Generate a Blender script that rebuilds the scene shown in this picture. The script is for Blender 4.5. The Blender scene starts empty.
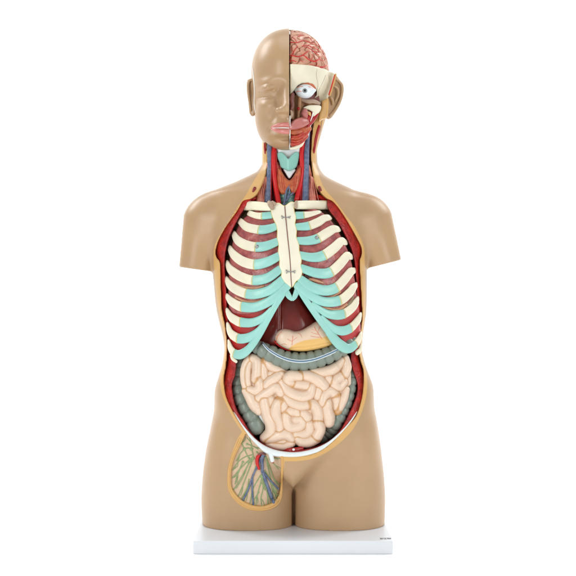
import bpy, math, random
import numpy as np
from mathutils import Vector
random.seed(4); np.random.seed(4)
sc = bpy.context.scene
COL = sc.collection
# ------------------------------------------------------------------ units
# modelling units: X right, Y down, D towards the viewer (600 units = about one metre)
S = 0.0016; D0 = 1200.0; CX = 288.0; CY = 288.0
YB = 525.2                      # top of the base plate
YF = 537.6                      # table level
def T(px, py, d):
    k = (D0 - d) / D0
    return np.array([CX + (px - CX) * k, CY + (py - CY) * k, d], float)
def Wd(P):
    P = np.asarray(P, float).reshape(-1, 3)
    return np.stack([(P[:, 0] - CX) * S, -P[:, 2] * S, (YF - P[:, 1]) * S], 1)
# ------------------------------------------------------------------ materials
def lin(c):
    return tuple(((v / 255) / 12.92 if v / 255 <= .04045 else ((v / 255 + .055) / 1.055) ** 2.4) for v in c) + (1,)
def paint(name, c, rough=.36, var=.06, scale=60, c2=None, c2amt=.5, attr=None, ca=None, lo=0., hi=1., bump=.0, bscale=200, spec=.5,
          attr2=None, cb=None, lo2=0., hi2=1., coat=0.):
    m = bpy.data.materials.new(name); m.use_nodes = True
    nt = m.node_tree; N = nt.nodes; L = nt.links
    b = N['Principled BSDF']
    b.inputs['Roughness'].default_value = rough
    b.inputs['Specular IOR Level'].default_value = spec
    b.inputs['Coat Weight'].default_value = coat
    tc = N.new('ShaderNodeTexCoord')
    nz = N.new('ShaderNodeTexNoise'); nz.inputs['Scale'].default_value = scale; nz.inputs['Detail'].default_value = 6
    L.new(tc.outputs['Object'], nz.inputs['Vector'])
    rp = N.new('ShaderNodeValToRGB'); L.new(nz.outputs['Fac'], rp.inputs['Fac'])
    c = lin(c)
    rp.color_ramp.elements[0].position = .3; rp.color_ramp.elements[1].position = .7
    if c2 is None:
        rp.color_ramp.elements[0].color = tuple(v * (1 - var) for v in c[:3]) + (1,)
        rp.color_ramp.elements[1].color = tuple(min(1, v * (1 + var)) for v in c[:3]) + (1,)
    else:
        rp.color_ramp.elements[0].color = c; rp.color_ramp.elements[1].color = lin(c2)
        rp.color_ramp.elements[0].position = .5 - .2 * c2amt; rp.color_ramp.elements[1].position = .5 + .3 * c2amt
    out = rp.outputs['Color']
    for at, cc, l, h in ((attr, ca, lo, hi), (attr2, cb, lo2, hi2)):
        if at:
            an = N.new('ShaderNodeAttribute'); an.attribute_name = at
            mr = N.new('ShaderNodeMapRange'); mr.inputs['From Min'].default_value = l; mr.inputs['From Max'].default_value = h
            L.new(an.outputs['Fac'], mr.inputs['Value'])
            mx = N.new('ShaderNodeMix'); mx.data_type = 'RGBA'
            L.new(mr.outputs['Result'], mx.inputs['Factor']); L.new(out, mx.inputs['A']); mx.inputs['B'].default_value = lin(cc)
            out = mx.outputs['Result']
    L.new(out, b.inputs['Base Color'])
    n2 = N.new('ShaderNodeTexNoise'); n2.inputs['Scale'].default_value = scale * .7; n2.inputs['Detail'].default_value = 3
    L.new(tc.outputs['Object'], n2.inputs['Vector'])
    mr = N.new('ShaderNodeMapRange'); mr.inputs['To Min'].default_value = max(.05, rough - .07); mr.inputs['To Max'].default_value = rough + .09
    L.new(n2.outputs['Fac'], mr.inputs['Value']); L.new(mr.outputs['Result'], b.inputs['Roughness'])
    if bump > 0:
        n3 = N.new('ShaderNodeTexNoise'); n3.inputs['Scale'].default_value = bscale; n3.inputs['Detail'].default_value = 4
        L.new(tc.outputs['Object'], n3.inputs['Vector'])
        bp = N.new('ShaderNodeBump'); bp.inputs['Strength'].default_value = bump; bp.inputs['Distance'].default_value = .002
        L.new(n3.outputs['Fac'], bp.inputs['Height']); L.new(bp.outputs['Normal'], b.inputs['Normal'])
    return m
M = {}
SK = (181, 149, 113); FAT = (212, 168, 102)
M['skin'] = paint('skin_paint', SK, .36, .06, 14, attr='fat', ca=FAT, lo=-.35, hi=.35, bump=.05, bscale=500)
M['head'] = paint('head_skin_paint', (181, 149, 113), .34, .06, 14, bump=.04, bscale=500)
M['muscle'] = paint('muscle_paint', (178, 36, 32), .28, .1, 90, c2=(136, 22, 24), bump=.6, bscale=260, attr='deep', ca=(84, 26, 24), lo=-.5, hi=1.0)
M['bone'] = paint('bone_paint', (234, 229, 204), .34, .06, 26, bump=.07, bscale=300)
M['sternum'] = paint('sternum_paint', (238, 234, 212), .36, .03, 50, attr='edge', ca=(228, 208, 130), lo=1.0, hi=.3, bump=.06, bscale=220)
M['cart'] = paint('cartilage_paint', (150, 208, 198), .30, .06, 30, bump=.05, bscale=300)
M['cart_dark'] = paint('larynx_cartilage_paint', (140, 200, 188), .32, .04, 50)
M['lung'] = paint('lung_paint', (196, 112, 106), .24, .1, 110, c2=(134, 66, 74), c2amt=1.0, bump=.3, bscale=260)
M['diaphragm'] = paint('diaphragm_paint', (184, 34, 32), .34, .1, 90)
M['liver'] = paint('liver_paint', (112, 42, 36), .22, .06, 60, bump=.04, bscale=150, spec=.5)
M['stomach'] = paint('stomach_paint', (226, 202, 178), .30, .03, 60, attr='lower', ca=(230, 186, 112), lo=-.6, hi=.6)
M['vein_red'] = paint('artery_paint', (205, 32, 34), .28, .05, 80)
M['vein_pale'] = paint('pale_artery_paint', (226, 120, 90), .35, .05, 80)
M['vein_blue'] = paint('vein_paint', (112, 124, 150), .24, .10, 200, c2=(84, 98, 130), bump=.25, bscale=500)
M['vein_dark'] = paint('dark_artery_paint', (170, 28, 30), .3, .05, 80)
M['colon'] = paint('colon_paint', (126, 138, 127), .30, .05, 70)
M['taenia'] = paint('taenia_paint', (222, 232, 236), .3, .03, 80)
M['taenia_blue'] = paint('taenia_blue_paint', (96, 128, 156), .3, .03, 80)
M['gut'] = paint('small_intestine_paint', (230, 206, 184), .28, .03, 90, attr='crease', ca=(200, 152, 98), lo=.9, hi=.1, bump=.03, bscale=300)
M['fatty'] = paint('fat_paint', (212, 166, 100), .38, .05, 60, bump=.1, bscale=200)
M['ligament'] = paint('ligament_paint', (226, 234, 236), .30, .03, 60)
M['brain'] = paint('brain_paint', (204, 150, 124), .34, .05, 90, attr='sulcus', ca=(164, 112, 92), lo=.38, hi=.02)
M['groin'] = paint('groin_paint', (214, 188, 160), .42, .08, 160, c2=(198, 168, 134), c2amt=1)
M['green'] = paint('lymph_paint', (142, 164, 112), .4, .08, 120)
M['brown'] = paint('nasal_paint', (172, 128, 92), .4, .12, 160)
M['plum'] = paint('mucosa_paint', (128, 80, 74), .4, .12, 120)
M['tongue'] = paint('tongue_paint', (190, 116, 110), .34, .06, 120)
M['orange'] = paint('gland_paint', (200, 108, 66), .32, .1, 160, c2=(176, 80, 52), bump=.3, bscale=400)
M['strap'] = paint('strap_muscle_paint', (196, 96, 78), .34, .1, 160, c2=(170, 58, 52), bump=.35, bscale=350)
M['scalene'] = paint('scalene_paint', (226, 152, 132), .34, .1, 160, c2=(206, 108, 92), bump=.35, bscale=350)
M['lip'] = paint('lip_paint', (206, 130, 122), .24, .04, 60)
M['eye'] = paint('eye_paint', (226, 236, 242), .2, .02, 60)
M['iris'] = paint('iris_paint', (132, 140, 140), .2, .05, 200)
M['pupil'] = paint('pupil_paint', (24, 22, 24), .15, .02, 60)
M['joint'] = paint('joint_paint', (170, 146, 124), .45, .08, 200)
M['plate'] = paint('plate_plastic', (217, 222, 228), .34, .01, 20)
M['ink'] = paint('mark_ink', (40, 36, 36), .6, .02, 60)
M['jline'] = paint('joint_line_paint', (216, 200, 130), .4, .05, 60)
M['muscle_raw'] = paint('jaw_muscle_paint', (178, 40, 36), .3, .1, 220, c2=(196, 92, 60), c2amt=.8, bump=.4, bscale=400)
M['white'] = paint('white_seam_plastic', (240, 240, 236), .4, .02, 60)
mm = bpy.data.materials.new('steel'); mm.use_nodes = True
b = mm.node_tree.nodes['Principled BSDF']; b.inputs['Metallic'].default_value = 1; b.inputs['Roughness'].default_value = .28
b.inputs['Base Color'].default_value = (.34, .34, .34, 1); M['steel'] = mm
# ------------------------------------------------------------------ objects
def empty(name, loc):
    o = bpy.data.objects.new(name, None); COL.objects.link(o); o.location = loc; o.empty_display_size = .05; return o
TOR = empty('anatomical_torso_model', (0, 0, 0))
TOR['label'] = 'flesh-coloured human torso model with opened chest and belly, half head removed, on white base plate'
TOR['category'] = 'anatomical model'
def mk(name, V, F, mat, parent=TOR, smooth=True, attrs=None, world=False):
    V = V if world else Wd(V)
    me = bpy.data.meshes.new(name)
    if isinstance(F, np.ndarray):
        n = len(F); k = F.shape[1]
        me.vertices.add(len(V)); me.vertices.foreach_set('co', np.asarray(V, np.float32).ravel())
        me.loops.add(n * k); me.loops.foreach_set('vertex_index', F.astype(np.int32).ravel())
        me.polygons.add(n); me.polygons.foreach_set('loop_start', np.arange(0, n * k, k, dtype=np.int32))
        me.polygons.foreach_set('loop_total', np.full(n, k, np.int32))
        me.update(calc_edges=True); me.validate()
    else:
        me.from_pydata([tuple(v) for v in V], [], F); me.update()
    if smooth: me.polygons.foreach_set('use_smooth', [True] * len(me.polygons))
    for a, val in (attrs or {}).items():
        at = me.attributes.new(a, 'FLOAT', 'POINT'); at.data.foreach_set('value', np.asarray(val, np.float32))
    me.materials.append(mat)
    o = bpy.data.objects.new(name, me); COL.objects.link(o)
    if parent is not None: o.parent = parent
    return o
# ------------------------------------------------------------------ distance fields
class Grid:
    def __init__(s, lo, hi, h):
        s.lo = np.array(lo, float); s.h = h
        s.n = [int(math.ceil((hi[i] - lo[i]) / h)) + 1 for i in range(3)]
        s.X = (lo[0] + h * np.arange(s.n[0])).astype(np.float32)[:, None, None]
        s.Y = (lo[1] + h * np.arange(s.n[1])).astype(np.float32)[None, :, None]
        s.D = (lo[2] + h * np.arange(s.n[2])).astype(np.float32)[None, None, :]
    def full(s, v): return np.full(s.n, v, np.float32)
class Field:
    def __init__(s, g, f): s.g = g; s.f = f
    def at(s, P):
        q = (np.asarray(P, float) - s.g.lo) / s.g.h
        n = np.array(s.g.n)
        if (q < 0).any() or (q >= n - 1).any(): return 9.
        i = q.astype(int); t = q - i; v = 0
        for a in (0, 1):
            for b_ in (0, 1):
                for c in (0, 1):
                    v += s.f[i[0] + a, i[1] + b_, i[2] + c] * (t[0] if a else 1 - t[0]) * (t[1] if b_ else 1 - t[1]) * (t[2] if c else 1 - t[2])
        return v
    def many(s, P):
        q = np.clip((P - s.g.lo) / s.g.h, 0, np.array(s.g.n) - 1.001); i = q.astype(int); t = q - i; v = 0
        for a in (0, 1):
            for b_ in (0, 1):
                for c in (0, 1):
                    v = v + s.f[i[:, 0] + a, i[:, 1] + b_, i[:, 2] + c] * (t[:, 0] if a else 1 - t[:, 0]) * (t[:, 1] if b_ else 1 - t[:, 1]) * (t[:, 2] if c else 1 - t[:, 2])
        return v
    def front(s, px, py, default=20.):
        d = s.g.lo[2] + s.g.h * (s.g.n[2] - 1)
        while d > s.g.lo[2]:
            if s.at(T(px, py, d)) < 0:
                a, c = d, d + .6
                for _ in range(6):
                    m = (a + c) / 2
                    if s.at(T(px, py, m)) < 0: a = m
                    else: c = m
                return a
            d -= .6
        return default
def smin(a, b, k):
    h = np.maximum(k - np.abs(a - b), 0) / k
    return np.minimum(a, b) - h * h * k * .25
def smax(a, b, k): return -smin(-a, -b, k)
def ell(g, c, r, p=2.):
    q = (np.abs((g.X - c[0]) / r[0]) ** p + np.abs((g.Y - c[1]) / r[1]) ** p + np.abs((g.D - c[2]) / r[2]) ** 2.) ** .5 if p == 2. else \
        ((np.abs((g.X - c[0]) / r[0]) ** p + np.abs((g.Y - c[1]) / r[1]) ** p) ** (2 / p) + ((g.D - c[2]) / r[2]) ** 2) ** .5
    return (q - 1) * min(r)
def cap(g, a, b, ra, rb, zs=1.):
    a = np.asarray(a, float); b = np.asarray(b, float); ab = b - a; L = float(ab @ ab) + 1e-9
    px = g.X - a[0]; py = g.Y - a[1]; pd = g.D - a[2]
    t = np.clip((px * ab[0] + py * ab[1] + pd * ab[2]) / L, 0, 1)
    return np.sqrt((px - t * ab[0]) ** 2 + (py - t * ab[1]) ** 2 + ((pd - t * ab[2]) / zs) ** 2) - (ra + (rb - ra) * t)
def chain(g, pts, zs=1., k=0):
    f = None
    for (a, b_) in zip(pts[:-1], pts[1:]):
        c = cap(g, a[:3], b_[:3], a[3], b_[3], zs)
        f = c if f is None else (np.minimum(f, c) if not k else smin(f, c, k))
    return f
def poly2(g, P):
    """signed distance of a polygon in X,Y, negative inside"""
    X = g.X[:, :, 0]; Y = g.Y[:, :, 0]
    P = np.asarray(P, float); n = len(P)
    d = np.full((g.n[0], g.n[1]), 1e9); ins = np.zeros((g.n[0], g.n[1]), bool)
    for i in range(n):
        a = P[i]; b_ = P[(i + 1) % n]; e = b_ - a
        wx = X - a[0]; wy = Y - a[1]
        t = np.clip((wx * e[0] + wy * e[1]) / (e @ e + 1e-9), 0, 1)
        d = np.minimum(d, (wx - t * e[0]) ** 2 + (wy - t * e[1]) ** 2)
        if abs(e[1]) > 1e-9:
            cr = ((a[1] <= Y) != (b_[1] <= Y)) & (X < a[0] + (Y - a[1]) * e[0] / e[1])
            ins ^= cr
    d = np.sqrt(d)
    return np.where(ins, -d, d).astype(np.float32)[:, :, None]
def nets(g, f, pts=None):
    n0, n1, n2 = f.shape; s = f < 0
    c = np.zeros((n0 - 1, n1 - 1, n2 - 1), np.int8)
    for a in (0, 1):
        for b_ in (0, 1):
            for d in (0, 1): c += s[a:n0 - 1 + a, b_:n1 - 1 + b_, d:n2 - 1 + d]
    act = (c > 0) & (c < 8)
    ijk = np.argwhere(act)
    idx = np.full(act.shape, -1, np.int64); idx[act] = np.arange(len(ijk))
    vals = {}
    for a in (0, 1):
        for b_ in (0, 1):
            for d in (0, 1): vals[(a, b_, d)] = f[ijk[:, 0] + a, ijk[:, 1] + b_, ijk[:, 2] + d].astype(np.float64)
    acc = np.zeros((len(ijk), 3)); cnt = np.zeros(len(ijk))
    ks = list(vals)
    for p in ks:
        for ax in range(3):
            if p[ax] == 0:
                q = list(p); q[ax] = 1; q = tuple(q)
                v0 = vals[p]; v1 = vals[q]; m = (v0 < 0) != (v1 < 0)
                t = np.where(m, v0 / np.where(m, v0 - v1, 1), 0)
                for k in range(3):
                    acc[:, k] += np.where(m, (t if k == ax else p[k]), 0)
                cnt += m
    V = g.lo + (ijk + acc / cnt[:, None]) * g.h
    F = []
    for ax in range(3):
        sl0 = [slice(1, -1)] * 3; sl1 = [slice(1, -1)] * 3
        sl0[ax] = slice(0, -1); sl1[ax] = slice(1, None)
        A = s[tuple(sl0)]; B = s[tuple(sl1)]
        off = np.array([1, 1, 1]); off[ax] = 0
        for flip, m in ((False, A & ~B), (True, ~A & B)):
            e = np.argwhere(m) + off
            if len(e) == 0: continue
            u, v = [(1, 2), (2, 0), (0, 1)][ax]
            def cell(du, dv):
                q = e.copy(); q[:, u] -= du; q[:, v] -= dv
                return idx[q[:, 0], q[:, 1], q[:, 2]]
            quad = [cell(1, 1), cell(0, 1), cell(0, 0), cell(1, 0)]
            # X,Y,D -> world flips handedness of two axes (Y and D): parity kept
            if flip: quad = quad[::-1]
            F.append(np.stack(quad, 1))
    F = np.concatenate(F)
    F = F[(F >= 0).all(1)]
    return V, F
def mesh_field(name, g, f, mat, parent=TOR, attrs=None):
    f = np.broadcast_to(f, g.n).astype(np.float32)
    V, F = nets(g, f)
    at = {k: Field(g, np.broadcast_to(a, g.n)).many(V) for k, a in (attrs or {}).items()}
    o = mk(name, V, F, mat, parent, attrs=at)
    return o, Field(g, f)
# ------------------------------------------------------------------ splines & tubes
def spline(pts, step=1.):
    P = np.array(pts, float)
    if len(P) < 2: return P
    E = np.vstack([2 * P[0] - P[1], P, 2 * P[-1] - P[-2]]); out = []
    for i in range(1, len(E) - 2):
        p0, p1, p2, p3 = E[i - 1:i + 3]
        n = max(2, int(np.linalg.norm((p2 - p1)[:3]) / step))
        for j in range(n):
            t = j / n
            out.append(.5 * ((2 * p1) + (-p0 + p2) * t + (2 * p0 - 5 * p1 + 4 * p2 - p3) * t * t + (-p0 + 3 * p1 - 3 * p2 + p3) * t ** 3))
    out.append(P[-1]); return np.array(out)
def sweep(Q, R, Nrm=None, flat=1., seg=14, rnd=True):
    """tube through true points Q with radii R; Nrm: surface normals, flat: thickness ratio along the normal"""
    n = len(Q); V = []; F = []
    tang = np.gradient(Q, axis=0); tang /= np.linalg.norm(tang, axis=1)[:, None] + 1e-9
    s = np.concatenate([[0], np.cumsum(np.linalg.norm(np.diff(Q, axis=0), axis=1))])
    ring = []
    if rnd:   # rounded ends: extra rings
        pre = []; post = []
        for a in (80, 60, 35, 15):
            a_ = math.radians(a); pre.append((Q[0] - tang[0] * R[0] * math.sin(a_) * min(1, flat * 1.3), R[0] * math.cos(a_), 0))
        for a in (15, 35, 60, 80):
            a_ = math.radians(a); post.append((Q[-1] + tang[-1] * R[-1] * math.sin(a_) * min(1, flat * 1.3), R[-1] * math.cos(a_), n - 1))
        ring = pre + [(Q[i], R[i], i) for i in range(n)] + post
    else: ring = [(Q[i], R[i], i) for i in range(n)]
    up = np.array([0, 0, 1.])
    for (q, r, i) in ring:
        nn = Nrm[i] if Nrm is not None else up
        t = tang[i]
        if abs(nn @ t) > .95: nn = np.array([1., 0, 0])
        nn = nn - t * (nn @ t); nn = nn / (np.linalg.norm(nn) + 1e-9); sd = np.cross(t, nn)
        for k in range(seg):
            a = 2 * math.pi * k / seg; ca, sa = math.cos(a), math.sin(a)
            if flat < .95:
                ca = math.copysign(abs(ca) ** .8, ca); sa = math.copysign(abs(sa) ** .8, sa)
            V.append(q + sd * ca * r + nn * sa * r * flat)
    m = len(ring)
    for i in range(m - 1):
        for k in range(seg):
            F.append((i * seg + k, i * seg + (k + 1) % seg, (i + 1) * seg + (k + 1) % seg, (i + 1) * seg + k))
    F.append(tuple(range(seg))[::-1]); F.append(tuple((m - 1) * seg + k for k in range(seg)))
    return V, F
def join(parts):
    V = []; F = []
    for v, f in parts:
        o = len(V); V += list(v); F += [tuple(i + o for i in q) for q in f]
    return V, F
def fixf(F): return [tuple(q[::-1]) for q in F]
def tube(pts, flat=1., seg=12, step=1.2):
    """pts: (px,py,d,r)"""
    Q = spline(pts, step); P = np.array([T(*q[:3]) for q in Q])
    return sweep(P, np.maximum(Q[:, 3], .05), None, flat, seg)
def tube_on(F_, pts, r, off=0., step=1.2, seg=8, default=20.):
    """pts (px,py[,r]) laid on the front of a field"""
    pts = [(p[0], p[1], (p[2] if len(p) > 2 else r)) for p in pts]
    E = [(p[0], p[1], 0, p[2]) for p in pts]; Q = spline(E, step)
    ds = [F_.front(q[0], q[1], default) if hasattr(F_, 'front') else F_(q[0], q[1]) for q in Q]
    if len(ds) > 4:
        ds = [sorted(ds[max(0, i - 1):i + 2])[-1] for i in range(len(ds))]
    P = np.array([T(q[0], q[1], d + off) for q, d in zip(Q, ds)])
    return sweep(P, Q[:, 3], None, 1., seg)
def add(name, parts, mat, parent=TOR):
    V, F = join(parts) if isinstance(parts, list) else parts
    return mk(name, np.array(V), F, mat, parent)
def blob(c, r, seg=20):
    V = []; F = []; n = seg // 2
    c = np.asarray(c, float)
    for i in range(n + 1):
        a = math.pi * i / n
        for k in range(seg):
            b_ = 2 * math.pi * k / seg
            V.append(c + np.array([r[0] * math.sin(a) * math.cos(b_), r[1] * math.sin(a) * math.sin(b_), r[2] * math.cos(a)]))
    for i in range(n):
        for k in range(seg): F.append((i * seg + k, i * seg + (k + 1) % seg, (i + 1) * seg + (k + 1) % seg, (i + 1) * seg + k))
    return V, F
def pad(name, P, front, mat, parent=TOR, thick=8., rnd=2., bulge=0., bw=5., h=.5, attrs=None, mod=None, smooth_poly=True):
    """solid plate: outline P in picture units, front(px,py) depth, rounded rim"""
    P = np.array(P, float)
    if smooth_poly: P = spline(np.vstack([P, P[:1]]), 1.5)[:-1]
    dd = np.array([front(p[0], p[1]) for p in P]); Pt = np.array([T(p[0], p[1], d) for p, d in zip(P, dd)])
    lo = Pt.min(0) - 3; hi = Pt.max(0) + 3
    xs = np.linspace(P[:, 0].min(), P[:, 0].max(), 9); ys = np.linspace(P[:, 1].min(), P[:, 1].max(), 9)
    fm = [front(x, y) for x in xs for y in ys]
    lo[2] = min(min(fm), dd.min()) - thick - 3; hi[2] = max(max(fm), dd.max()) + 4 + max(0, bulge)
    g = Grid(lo, hi, h)
    p2 = poly2(g, Pt[:, :2])
    FX = np.vectorize(lambda x, y: front(x, y))
    Xc, Yc = np.meshgrid(g.X[::4, 0, 0], g.Y[0, ::4, 0], indexing='ij')
    base = FX(Xc, Yc)
    # upsample (bilinear)
    xi = np.clip(np.arange(g.n[0]) / 4, 0, base.shape[0] - 1.001); yi = np.clip(np.arange(g.n[1]) / 4, 0, base.shape[1] - 1.001)
    i0 = xi.astype(int); j0 = yi.astype(int); tx = (xi - i0)[:, None]; ty = (yi - j0)[None, :]
    fr = base[i0][:, j0] * (1 - tx) * (1 - ty) + base[i0 + 1][:, j0] * tx * (1 - ty) + base[i0][:, j0 + 1] * (1 - tx) * ty + base[i0 + 1][:, j0 + 1] * tx * ty
    # front() is given for picture positions; correct true->picture
    fr = fr[:, :, None].astype(np.float32)
    if bulge:
        u = np.clip(1 + p2 / bw, 0, 1); fr = fr + bulge * (np.sqrt(np.maximum(0, 1 - u * u)) - .0)
    if mod is not None: fr = fr + mod(g)
    f = smax(smax(p2, g.D - fr, rnd), (fr - thick - (bulge if bulge > 0 else 0)) - g.D, .5)
    at = {'edge': -p2}
    if attrs: at.update({k: fn(g) for k, fn in attrs.items()})
    return mesh_field(name, g, f, mat, parent, at)
def interp(tab, y):
    t = np.array(tab, float)
    xs = t[:, 0]; ys = t[:, 1]
    # monotone-ish cubic (pchip)
    h = np.diff(xs); dl = np.diff(ys) / h; m = np.zeros(len(xs)); m[0] = dl[0]; m[-1] = dl[-1]
    for i in range(1, len(xs) - 1):
        m[i] = 0 if dl[i - 1] * dl[i] <= 0 else 2 * dl[i - 1] * dl[i] / (dl[i - 1] + dl[i])
    y = np.clip(y, xs[0], xs[-1]); i = np.clip(np.searchsorted(xs, y) - 1, 0, len(h) - 1)
    t_ = (y - xs[i]) / h[i]; t2 = t_ * t_; t3 = t2 * t_
    return ys[i] * (2 * t3 - 3 * t2 + 1) + h[i] * m[i] * (t3 - 2 * t2 + t_) + ys[i + 1] * (-2 * t3 + 3 * t2) + h[i] * m[i + 1] * (t3 - t2)

# ================================================================== BODY
XL = [(95,263),(118,262.5),(150,262),(163,262),(167,260),(171,257),(176,248),(179,241.5),(182,235),(186,225),(190,215.5),(194,209),(200,207),(230,208),(260,211),(271,212.5),(285,214),(300,215.3),(312,217),(322,219.3),(337,223),(348,224.4),(360,223),(377,219.3),(389,217),(403,214.5),(426,210),(452,205),(478,202),(500,201.3),(525,202.3)]
XR = [(95,333),(105,331),(118,326),(135,321),(145,318.3),(150,317.3),(163,318),(167,319.5),(171,321.5),(176,326),(179,331),(182,337),(186,345.5),(190,354),(194,362),(200,367),(230,370),(260,368),(271,366.8),(290,366.8),(310,366.3),(325,364.3),(337,362.6),(350,362),(360,364),(370,367),(385,371),(400,373.5),(414,376.5),(430,379.3),(460,383),(480,384.7),(500,385.2),(525,384.6)]
BH = [(95,22),(150,25),(165,27),(176,29),(186,33),(200,39),(230,50),(260,55),(300,55),(340,50),(380,51),(420,55),(460,54),(490,50),(530,47)]
BC = [(95,-22),(150,-16),(176,-12),(200,-9),(260,-8),(340,-8),(420,-8),(470,-10),(530,-12)]
k9 = 1.0075
def trunk(X, Y, D):
    """works on numpy broadcast arrays in true units"""
    yy = CY + (Y - CY) / k9
    xl = CX + (interp(XL, yy) - CX) * k9; xr = CX + (interp(XR, yy) - CX) * k9
    b_ = interp(BH, yy); c = interp(BC, yy)
    cx = (xl + xr) / 2; a = (xr - xl) / 2; p = 2.25
    q = (np.abs((X - cx) / a) ** p + np.abs((D - c) / b_) ** p) ** (1 / p)
    return (q - 1) * np.minimum(a, b_)
def body_d(px, py):
    xl = interp(XL, py); xr = interp(XR, py); u = abs((px - (xl + xr) / 2) / ((xr - xl) / 2))
    return float(interp(BC, py) + interp(BH, py) * (max(0, 1 - u ** 2.25)) ** (1 / 2.25))
YP = [(255,100),(256,130),(260.5,150),(262.3,166),(257,176),(251.6,185),(246,195),(238.6,205.5),(231,218),(222,232),(215.5,244),(213.8,255),(214.5,270),(216,290),(218,305),(221,320),(224.3,333),(225,346),(223,362),(220.5,377),(221.5,389),(225.5,401),(233,417),(242.5,432),(254,446),(268,456.5),(285,461),(306,460),(320,456),(333.6,448),(349,434),(358.6,418.6),(364,403),(366.5,389),(366.5,375),(363,362),(361,350),(362.3,335),(364.4,317),(365,299),(365,280),(364.5,262),(363.5,246),(355,228),(344.7,214),(336,202),(324,188),(318,172.6),(316.3,165),(316.3,150),(319.5,135),(325,118),(328,100)]
A_ = [(266,100),(266.5,130),(267,150),(267.5,165),(264,180),(257,194),(250,199),(243,201),(237,211),(227,225),(220,237),(216.5,246),(215.5,254),(217.5,259),(219.7,262),(220.5,275),(221,290),(222,310),(225,325),(227.3,346),(226,365),(224,377),(224.7,389),(227.5,400),(236,417),(245.5,431),(256.7,443),(266.4,451.5),(272,454.5),(284.5,456.5),(306,455.5),(320,451),(332,442),(346,428),(356,416),(360.7,402),(363,389),(363.5,372),(360,359),(358.5,345),(360.5,330),(362,317),(361.5,299),(360,273),(359.7,260),(361,257),(361.7,249),(357.5,239),(344.7,217),(334,202.5),(325,197),(316,186),(312.5,172),(311,160),(311,150),(312,135),(315,112),(318,100)]
B_ = [(245,207),(236,222),(228,240),(224.5,260),(226,290),(228,320),(233,350),(236,364),(234.5,377),(231.7,386),(234,402),(238,413),(243,421),(251,434),(259.5,443),(275,450),(285,452),(302,451),(318,447.5),(331,441.5),(340.5,431.5),(349.5,414),(354,403.5),(357,394),(357.5,384),(353,370),(351,356),(354,340),(357,320),(357,300),(356,275),(354,258),(349,243),(338,222),(328,208),(327,196),(322,188),(300,186),(270,186),(256,190),(252,199)]
GO = [(243.5,430),(238,438),(232,453),(228.5,465),(227,478),(228,491),(235,502),(246,509.7),(258.7,511.8),(271,510.5),(279,505),(282.2,494),(283,475),(283.5,455),(270,452),(256,441)]
GI = [(246,433),(240,446),(235,456.6),(231.6,468),(230.4,479),(232,490),(240,500),(251,506),(262,507.3),(272,504.5),(278.5,498),(280.3,488),(280.6,475),(280.8,458),(272,453),(262,446),(252,438)]
def tp(P, fn, sm=True):
    P = np.array(P, float)
    if sm: P = spline(np.vstack([P, P[:1]]), 2.)[:-1]
    return np.array([T(p[0], p[1], fn(p[0], p[1]))[:2] for p in P])
g = Grid((172, 94, -72), (410, 528, 56), 1.0)
f = trunk(g.X, g.Y, g.D)
# the belly ends in a V over the thighs
vdep = np.maximum((g.Y - 484) * .70 + (g.X - 292) * .71, (g.Y - 484) * .70 - (g.X - 294) * .71)
fv = smax(f, vdep, 15)
LC = interp(BC, g.Y) - 3; LB = interp([(380,46),(440,48),(480,46),(530,43)], g.Y)
def leg(xc, w, w2):
    wi = w
    return ((np.abs((g.X - xc) / wi) ** 2.5 + np.abs((g.D - LC) / LB) ** 2.5) ** .4 - 1) * 40
yy_ = CY + (g.Y - CY) / k9
xl_ = CX + (interp(XL, yy_) - CX) * k9; xr_ = CX + (interp(XR, yy_) - CX) * k9
mid = 293.6
lg = np.minimum(leg((xl_ + mid) / 2, (mid - xl_) / 2, 0), leg((xr_ + mid) / 2, (xr_ - mid) / 2, 0))
lg = smax(lg, 362 - g.Y, 40) + interp([(380, 1.2), (470, .5), (495, 0)], g.Y)
f = smin(fv, lg, 10)
# arms
for (a, b_, pl) in ((((207.3, 221, -11), 25.2), ((193.2, 283, -10), 16.4), ((179.5, 267), (212, 271.5))), (((368, 221.5, -11), 26), ((390.6, 282, -10), 16.2), ((367, 268.5), (400.5, 260)))):
    A0 = T(*a[0]) if 0 else np.array(a[0], float)
    c = cap(g, a[0], b_[0], a[1], b_[1])
    n = np.array([-(pl[1][1] - pl[0][1]), pl[1][0] - pl[0][0]]); n = n / np.linalg.norm(n)
    c = smax(c, (g.X - pl[0][0]) * n[0] + (g.Y - pl[0][1]) * n[1] * 1.0 + 0 * g.D, 1.5)
    f = smin(f, c, interp([(235, 12), (262, 2.5)], g.Y))
# clavicle hollow & pectoral softness
pA = poly2(g, tp(A_, body_d)); pY = poly2(g, tp(YP, body_d)); pB = poly2(g, tp(B_, body_d))
gO = poly2(g, tp(GO, lambda x, y: 36)); gI = poly2(g, tp(GI, lambda x, y: 36))
solid = f.astype(np.float32)
rim = np.abs(pY) - 1.0
f = smax(f, -smax(pA, -22 - g.D, 1), .8)
f = smax(f, -smax(gI, (-solid) - 4.0, 1.), .8)
f = smin(f, smax(np.abs(gO + 1.5) - 1.2, solid - .9, 1) + 0 * f, 1.0) if False else f
f = np.maximum(f, g.Y - (YB + .0))
fat = np.maximum(np.where(g.D > -30, -pY, -5), -gO) + 0 * g.D
body, FB = mesh_field('body_shell', g, f, M['skin'], attrs={'fat': np.where(g.D > -12 - .2 * np.maximum(0, 180 - g.Y), np.maximum(-pY, -gO), np.maximum(np.minimum(-pY, 5), -gO) - 6)})
FBs = Field(g, solid)
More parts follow.
